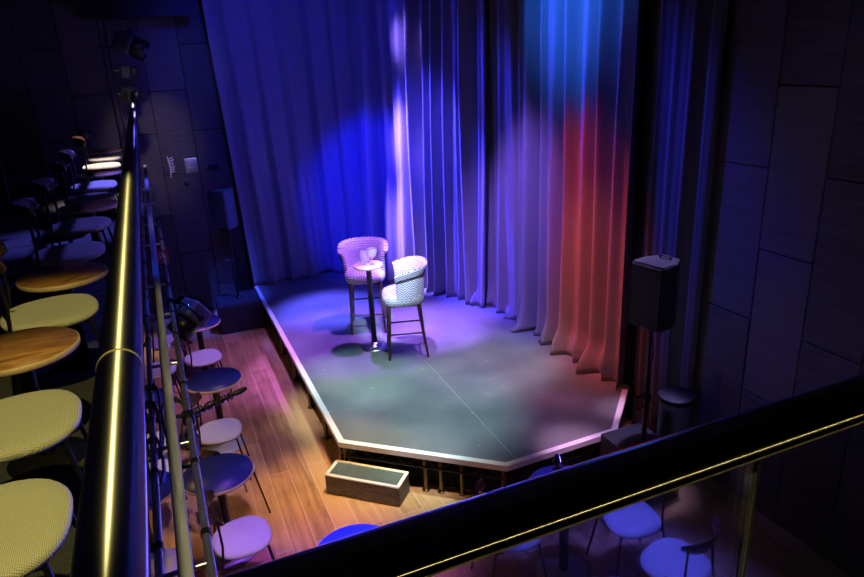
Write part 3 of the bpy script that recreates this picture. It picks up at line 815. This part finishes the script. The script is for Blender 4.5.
MB().lathe([(.016, .12), (.032, .07), (.029, .07), (.013, .118), (.016, .12)], n=18).build('shade', 'leg_black', lp)

# ------------------------------------------------------------------ chairs
def chair(label, loc, rz, group, seatm='seat_pale'):
    s = thing('cafe_chair', label, 'chair', loc, rz, group)
    n = 44; b = MB(); rows = []
    for k, (r0, z) in enumerate([(0, .418), (.185, .420), (.200, .430), (.203, .445), (.194, .458), (.16, .464), (.08, .461), (0, .460)]):
        row = []
        for j in range(n):
            a = 2*PI*j/n; cs, sn = math.cos(a), math.sin(a)
            kk = 1/((abs(cs)**2.5+abs(sn)**2.5)**(1/2.5))
            wd = 1.04+.05*cs
            row.append(b.bm.verts.new((r0*kk*cs, r0*kk*sn*wd, z)))
        rows.append(row)
    for a_, c_ in zip(rows, rows[1:]):
        for j in range(n):
            f = b.bm.faces.new((a_[j], a_[(j+1) % n], c_[(j+1) % n], c_[j])); f.smooth = True
    bmesh.ops.remove_doubles(b.bm, verts=b.bm.verts, dist=.0005)
    b.build('seat', seatm, s)
    # curved plywood backrest
    b = MB(); na = 26; ro = []
    for i in range(na+1):
        u = i/na; a = math.radians(124)+math.radians(112)*u; e = abs(2*u-1)
        hh = .058*(1-.55*e**4); zc = .735+.012*e; R_ = .232
        row = []
        for t in range(10):
            q = 2*PI*t/10; row.append(b.bm.verts.new(((R_+.007*math.cos(q)+.014*math.sin(q))*math.cos(a)*1.0+.012, (R_+.007*math.cos(q)+.014*math.sin(q))*math.sin(a), zc+hh*math.sin(q))))
        ro.append(row)
    for a_, c_ in zip(ro, ro[1:]):
        for t in range(10):
            f = b.bm.faces.new((a_[t], a_[(t+1) % 10], c_[(t+1) % 10], c_[t])); f.smooth = True
    b.bm.faces.new(ro[0]); b.bm.faces.new(ro[-1][::-1])
    b.build('backrest', 'back_wood', s)
    for sg in (-1, 1):
        MB().tube([(.215, sg*.205, 0), (.150, sg*.150, .425)], .0085, 8).build('leg', 'leg_black', s)
        MB().tube([(-.235, sg*.20, 0), (-.165, sg*.165, .42), (-.150, sg*.168, .55), (-.155, sg*.170, .77)], .0085, 8).build('leg', 'leg_black', s)
    MB().tube([(.15, .15, .418), (.15, -.15, .418), (-.165, -.165, .418), (-.165, .165, .418)], .008, 8, closed=True).build('seat_frame', 'leg_black', s)
    return s
G = 'pale seated chairs in the hall'
fc = chair('pale seated chair in front of the nearest blue round table, below the left pipe', (.12, 4.15, 0), math.radians(4), G)
def ch(x, y, rz, label): return dup(fc, (x, y, 0), math.radians(rz), label, G)
ch(.13, 5.05, 20, 'pale chair half hidden behind the blue round table by the outer pipe')
ch(.13, 5.72, -6, 'pale chair right under the cable wrapped arm')
ch(.14, 7.49, 8, 'violet lit chair between the two farthest round tables')
ch(2.69, 3.11, 172, 'blue lit chair just below slanting handrail, back turned right')
ch(2.67, 2.62, 108, 'blue lit chair with its wooden back towards us, farthest right')
ch(2.16, 2.50, 62, 'blue lit chair cut by the bottom frame edge, left of the farthest right chair')
ch(1.86, 3.36, -8, 'chair mostly hidden behind the slanting handrail, left of the table pedestal')
ch(-.46, 4.05, 0, 'pale chair behind grey truss bar at the bottom of the photo')
ch(-.46, 5.25, 0, 'pale chair behind grey truss bar between the two shadowed tables')
ch(-.46, 5.76, 0, 'pale chair behind the inner pipe cable tangle')
ch(-.36, 7.40, 0, 'pale chair behind grey truss bar, next to the violet lit chair')
ch(-.22, 8.22, 0, 'pale chair behind grey truss bar under the tilted spotlight')

# ------------------------------------------------------------------ balcony seats and tables
G = 'chairs along the left balcony rail'
bc = chair('straw coloured chair seat nearest to us beside the left handrail', (-.545, 1.66, BAL), 0, G, 'seat_olive')
def bch(x, y, rz, label): return dup(bc, (x, y, BAL), math.radians(rz), label, G)
bch(-.56, 2.24, 3, 'straw coloured chair seat second nearest beside the left handrail')
bch(-.56, 3.36, 8, 'straw coloured chair seat between the two wooden balcony tables')
bch(-.57, 4.50, 4, 'dim violet chair just beyond the second wooden balcony table')
bch(-.56, 5.30, -2, 'dim grey chair in front of the dark balcony table')
bch(-.56, 6.42, 2, 'violet lit chair just beyond the dark balcony table')
bch(-.56, 7.14, 0, 'blue lit chair with half bright seat on the balcony')
bch(-.55, 8.55, 5, 'cream lit chair seat towards balcony end, nearer of two')
bch(-.55, 9.30, -5, 'cream lit chair seat at the balcony end with pink lit back')
G = 'small round tables along the left balcony rail'
bt = round_table('orange brown round wooden table nearest to us on the left balcony', (-.605, 2.80, BAL), .215, .50, G, 'top_wood', .15, 'leg_black')
dup(bt, (-.535, 3.80, BAL), .7, 'dim brown round wooden table, second nearest along the left balcony', G)
dup(bt, (-.52, 5.78, BAL), 1.9, 'dark round table on the balcony between dim grey chair and violet lit chair', G)
dup(bt, (-.53, 7.66, BAL), .2, 'dark round table on the balcony just before the cream lit seats', G)
dup(bt, (-.57, 9.76, BAL), 2.4, 'thin sliver of brown round table at the very end of the balcony', G)
# black framed thing at the back of the balcony
k = thing('equipment_frame', 'black metal frame standing in the dark upper left corner of balcony', 'frame', (-1.35, 8.9, BAL))
MB().tube([(-.25, 0, 0), (-.25, 0, 1.35), (.20, 0, 1.35), (.20, 0, 0)], .014, 8).build('frame', 'steel_dark', k)
MB().box((-.025, .02, .85), (.40, .02, .9), bev=.004).build('panel', 'cabinet', k)

# ------------------------------------------------------------------ lights
def spot(name, loc, to, col, power, ang, blend=.5, size=.08):
    l = bpy.data.lights.new(name, 'SPOT'); l.color = col; l.energy = power
    l.spot_size = math.radians(ang); l.spot_blend = blend; l.shadow_soft_size = size
    o = bpy.data.objects.new(name, l); C.objects.link(o); o.location = loc
    o.rotation_euler = (Vector(to)-Vector(loc)).to_track_quat('-Z', 'Y').to_euler()
    return o
def strip(name, loc, to, sx_, sy_, col, power):
    l = bpy.data.lights.new(name, 'AREA'); l.shape = 'RECTANGLE'; l.size = sx_; l.size_y = sy_; l.color = col; l.energy = power
    o = bpy.data.objects.new(name, l); C.objects.link(o); o.location = loc
    o.rotation_euler = (Vector(to)-Vector(loc)).to_track_quat('-Z', 'Y').to_euler()
    return o
# stage
spot('stage_key_violet', (3.3, 6.6, 5.7), (1.95, 7.25, .5), (.38, .12, 1.), 2856, 25, .5)
spot('stage_violet_right', (2.2, 6.2, 5.7), (2.85, 7.15, .4), (0.33, 0.16, 1), 7225, 20, .9)
spot('stage_key_white', (1.0, 2.4, 5.5), (2.22, 6.75, 1.2), (0.457, 0.602, 1), 5216, 9, .7)
spot('stage_front_wash', (2.0, 4.4, 5.8), (1.9, 5.2, .4), (0.62, 0.92, 0.95), 1539, 26, 1.)
spot('stage_left_wash', (1.9, 5.2, 5.8), (1.65, 6.2, .4), (0.64, 1, 0.845), 1386, 18, 1.)
spot('stage_mid_wash', (2.6, 4.6, 5.8), (3.0, 5.9, .4), (0.8, 0.72, 1), 1700, 22, 1.)
spot('stage_blue_floor', (1.85, 7.7, 5.8), (1.85, 8.35, .4), (.10, .09, 1.), 9880, 19, 1.)
spot('stage_edge_pink', (2.6, 3.4, 5.8), (3.1, 4.5, .4), (0.9, 0.42, 1), 378, 15, 1.)
spot('stage_red_floor', (2.6, 3.8, 5.8), (3.45, 5.2, .4), (1, 0.296, 0.381), 547, 16, 1.)
# curtains
spot('curtain_blue_wash', (1.1, 6.2, 5.8), (1.9, 9.9, 3.2), (.010, .020, 1.), 475.2, 62, .9)
spot('curtain_blue_beam', (.8, 5.6, 5.4), (2.95, 9.6, 1.5), (.004, .006, 1.), 4752, 24, .7)
spot('curtain_blue_corner', (1.0, 8.5, 5.7), (3.6, 8.05, 2.0), (.045, .036, 1.), 2.025e+04, 27, .9)
spot('curtain_blue_upper', (1.2, 8.4, 5.7), (3.6, 8.2, 4.0), (0.015, 0.02, 1), 356.4, 46, .9)
for z_, e_ in ((.9, 30000), (2.4, 20000), (3.8, 3600)):
    spot('curtain_violet_streak', (1.3, 8.2, 5.7), (3.30, 8.65, z_), (.22, .135, 1.), e_, 12, 1.)
spot('curtain_cyan_top', (1.6, 5.2, 5.7), (3.94, 5.7, 4.2), (.02, .15, 1.), 1325, 38, .9)
spot('curtain_blue_right', (1.6, 8.4, 5.7), (3.9, 7.0, 2.4), (0.029, 0.029, 1), 1854, 34, 1.)
spot('curtain_violet_right', (1.8, 5.0, 5.7), (3.9, 6.9, 1.2), (0.25, 0.12, 1), 2574, 27, 1.)
spot('curtain_blue_end', (2.0, 7.4, 5.7), (3.95, 5.2, 3.2), (0.03, 0.03, 1), 1620, 34, 1.)
spot('curtain_red', (1.7, 5.7, 5.6), (3.93, 5.35, 1.8), (1., .06, .075), 1080, 25, 1.)
spot('curtain_red_low', (1.4, 4.8, 5.5), (3.95, 5.4, 1.2), (1, 0.13, 0.12), 982.8, 19, 1.)
# floor and audience
spot('house_warm', (1.5, 3.6, 5.8), (1.0, 5.0, 0), (1, 0.55, 0.1), 1323, 17, 1.)
spot('house_warm_front', (2.2, 2.6, 5.8), (1.7, 4.2, 0), (1, 0.56, 0.12), 220, 16, 1.)
spot('house_violet', (1.3, 4.6, 5.8), (.45, 5.9, 0), (0.75, 0.3, 1), 210, 30, .9)
spot('house_violet_far', (1.3, 5.2, 5.8), (.5, 7.9, 0), (.48, .22, 1.), 1285, 24, .9)
spot('house_violet_front', (1.2, 3.6, 5.8), (.55, 3.7, 0), (.34, .09, 1.), 1625, 26, .9)
spot('house_pale', (1.2, 4.4, 5.8), (.1, 5.6, .5), (0.75, 0.62, 1), 352, 24, .9)
spot('house_blue_right', (2.2, 3.4, 5.8), (2.45, 2.8, .4), (0.097, 0.091, 1), 2520, 22, .9)
spot('house_blue_table', (1.0, 2.4, 5.8), (.74, 3.3, .74), (0.04, 0.04, 1), 2.7e+04, 9, .8)
spot('under_balcony_warm', (-1.2, 5.2, 1.78), (-.2, 5.2, 0), (1, 0.585, 0.148), 36.1, 150, .8)
# balcony
spot('balcony_warm', (.04, .6, 5.7), (-.62, 1.85, 2.6), (1, .84, .277), 340, 50, .25, .04)
strip('added_rail_streak_strip', (1.1, .30, BAL+.03), (1.1, .46, 3.2), 2.2, .02, (1, 0.792, 0.252), 1.4)  # unseen strip added only to draw the yellow streak on the slanting rail
spot('balcony_cream', (.3, 8.2, 5.7), (-.48, 8.72, 2.6), (1, .82, .85), 1320, 19, .7)
spot('balcony_blue', (2.2, 7.4, 5.7), (-.5, 7.1, 2.6), (0.132, 0.116, 1), 2390, 17, .9)
spot('truss_blue', (2.2, 5.4, 5.7), (-.1, 5.0, 2.5), (.12, .10, 1.), 280, 36, .9)
# far wall, right wall
spot('wall_far_blue', (.2, 7.0, 5.8), (.72, 10.2, 3.6), (0.144, 0.166, 1), 85.4, 20, 1.)
spot('wall_far_dim', (.2, 6.0, 5.8), (.05, 10.2, 2.6), (.95, .80, .85), 260, 17, .9)
spot('wall_right_dim', (1.0, .8, 5.7), (4.0, 2.4, 2.4), (0.5, 0.48, 1), 73.5, 46, .9)
spot('speaker_right_top', (3.52, 4.0, 5.8), (3.45, 3.85, 2.0), (.42, .34, 1.), 1500, 9, .7)

spot('spotlight_blue', (2.2, 5.0, 5.7), (.06, 3.95, 2.3), (.04, .12, 1.), 700, 11, .9)
spot('added_rail_blue', (2.6, 3.80, .6), (-.1, 1.8, 3.15), (.06, .04, 1.), 850, 32, .8, .22)  # unseen lamp added to draw the blue line along the left rail
spot('edge_left', (.1, 6.4, 5.8), (1.14, 6.5, .4), (.95, .90, 1.), 780, 13, 1.)  # the edge spots are added only to brighten the white stage edging
spot('edge_front', (1.3, 3.3, 5.8), (1.7, 4.62, .4), (.95, .95, 1.), 880, 9, 1.)
spot('edge_right', (2.6, 3.2, 5.8), (2.9, 4.14, .4), (1., .52, 1.), 1400, 8, 1.)
spot('edge_corner', (2.9, 3.2, 5.8), (3.64, 4.42, .4), (1., .52, 1.), 1080, 6, 1.)
spot('speaker_left_blue', (2.3, 7.4, 5.8), (.80, 9.40, 1.1), (.05, .08, 1.), 3600, 15, .9)

w = bpy.data.worlds.new('World'); scene.world = w; w.use_nodes = True
w.node_tree.nodes['Background'].inputs['Color'].default_value = (.3, .3, .5, 1)
w.node_tree.nodes['Background'].inputs['Strength'].default_value = .0

vs_ = scene.view_settings
scene.display_settings.display_device = 'sRGB'
vs_.view_transform = 'Standard'; vs_.look = 'None'; vs_.exposure = 0.; vs_.gamma = 1.; vs_.use_curve_mapping = False
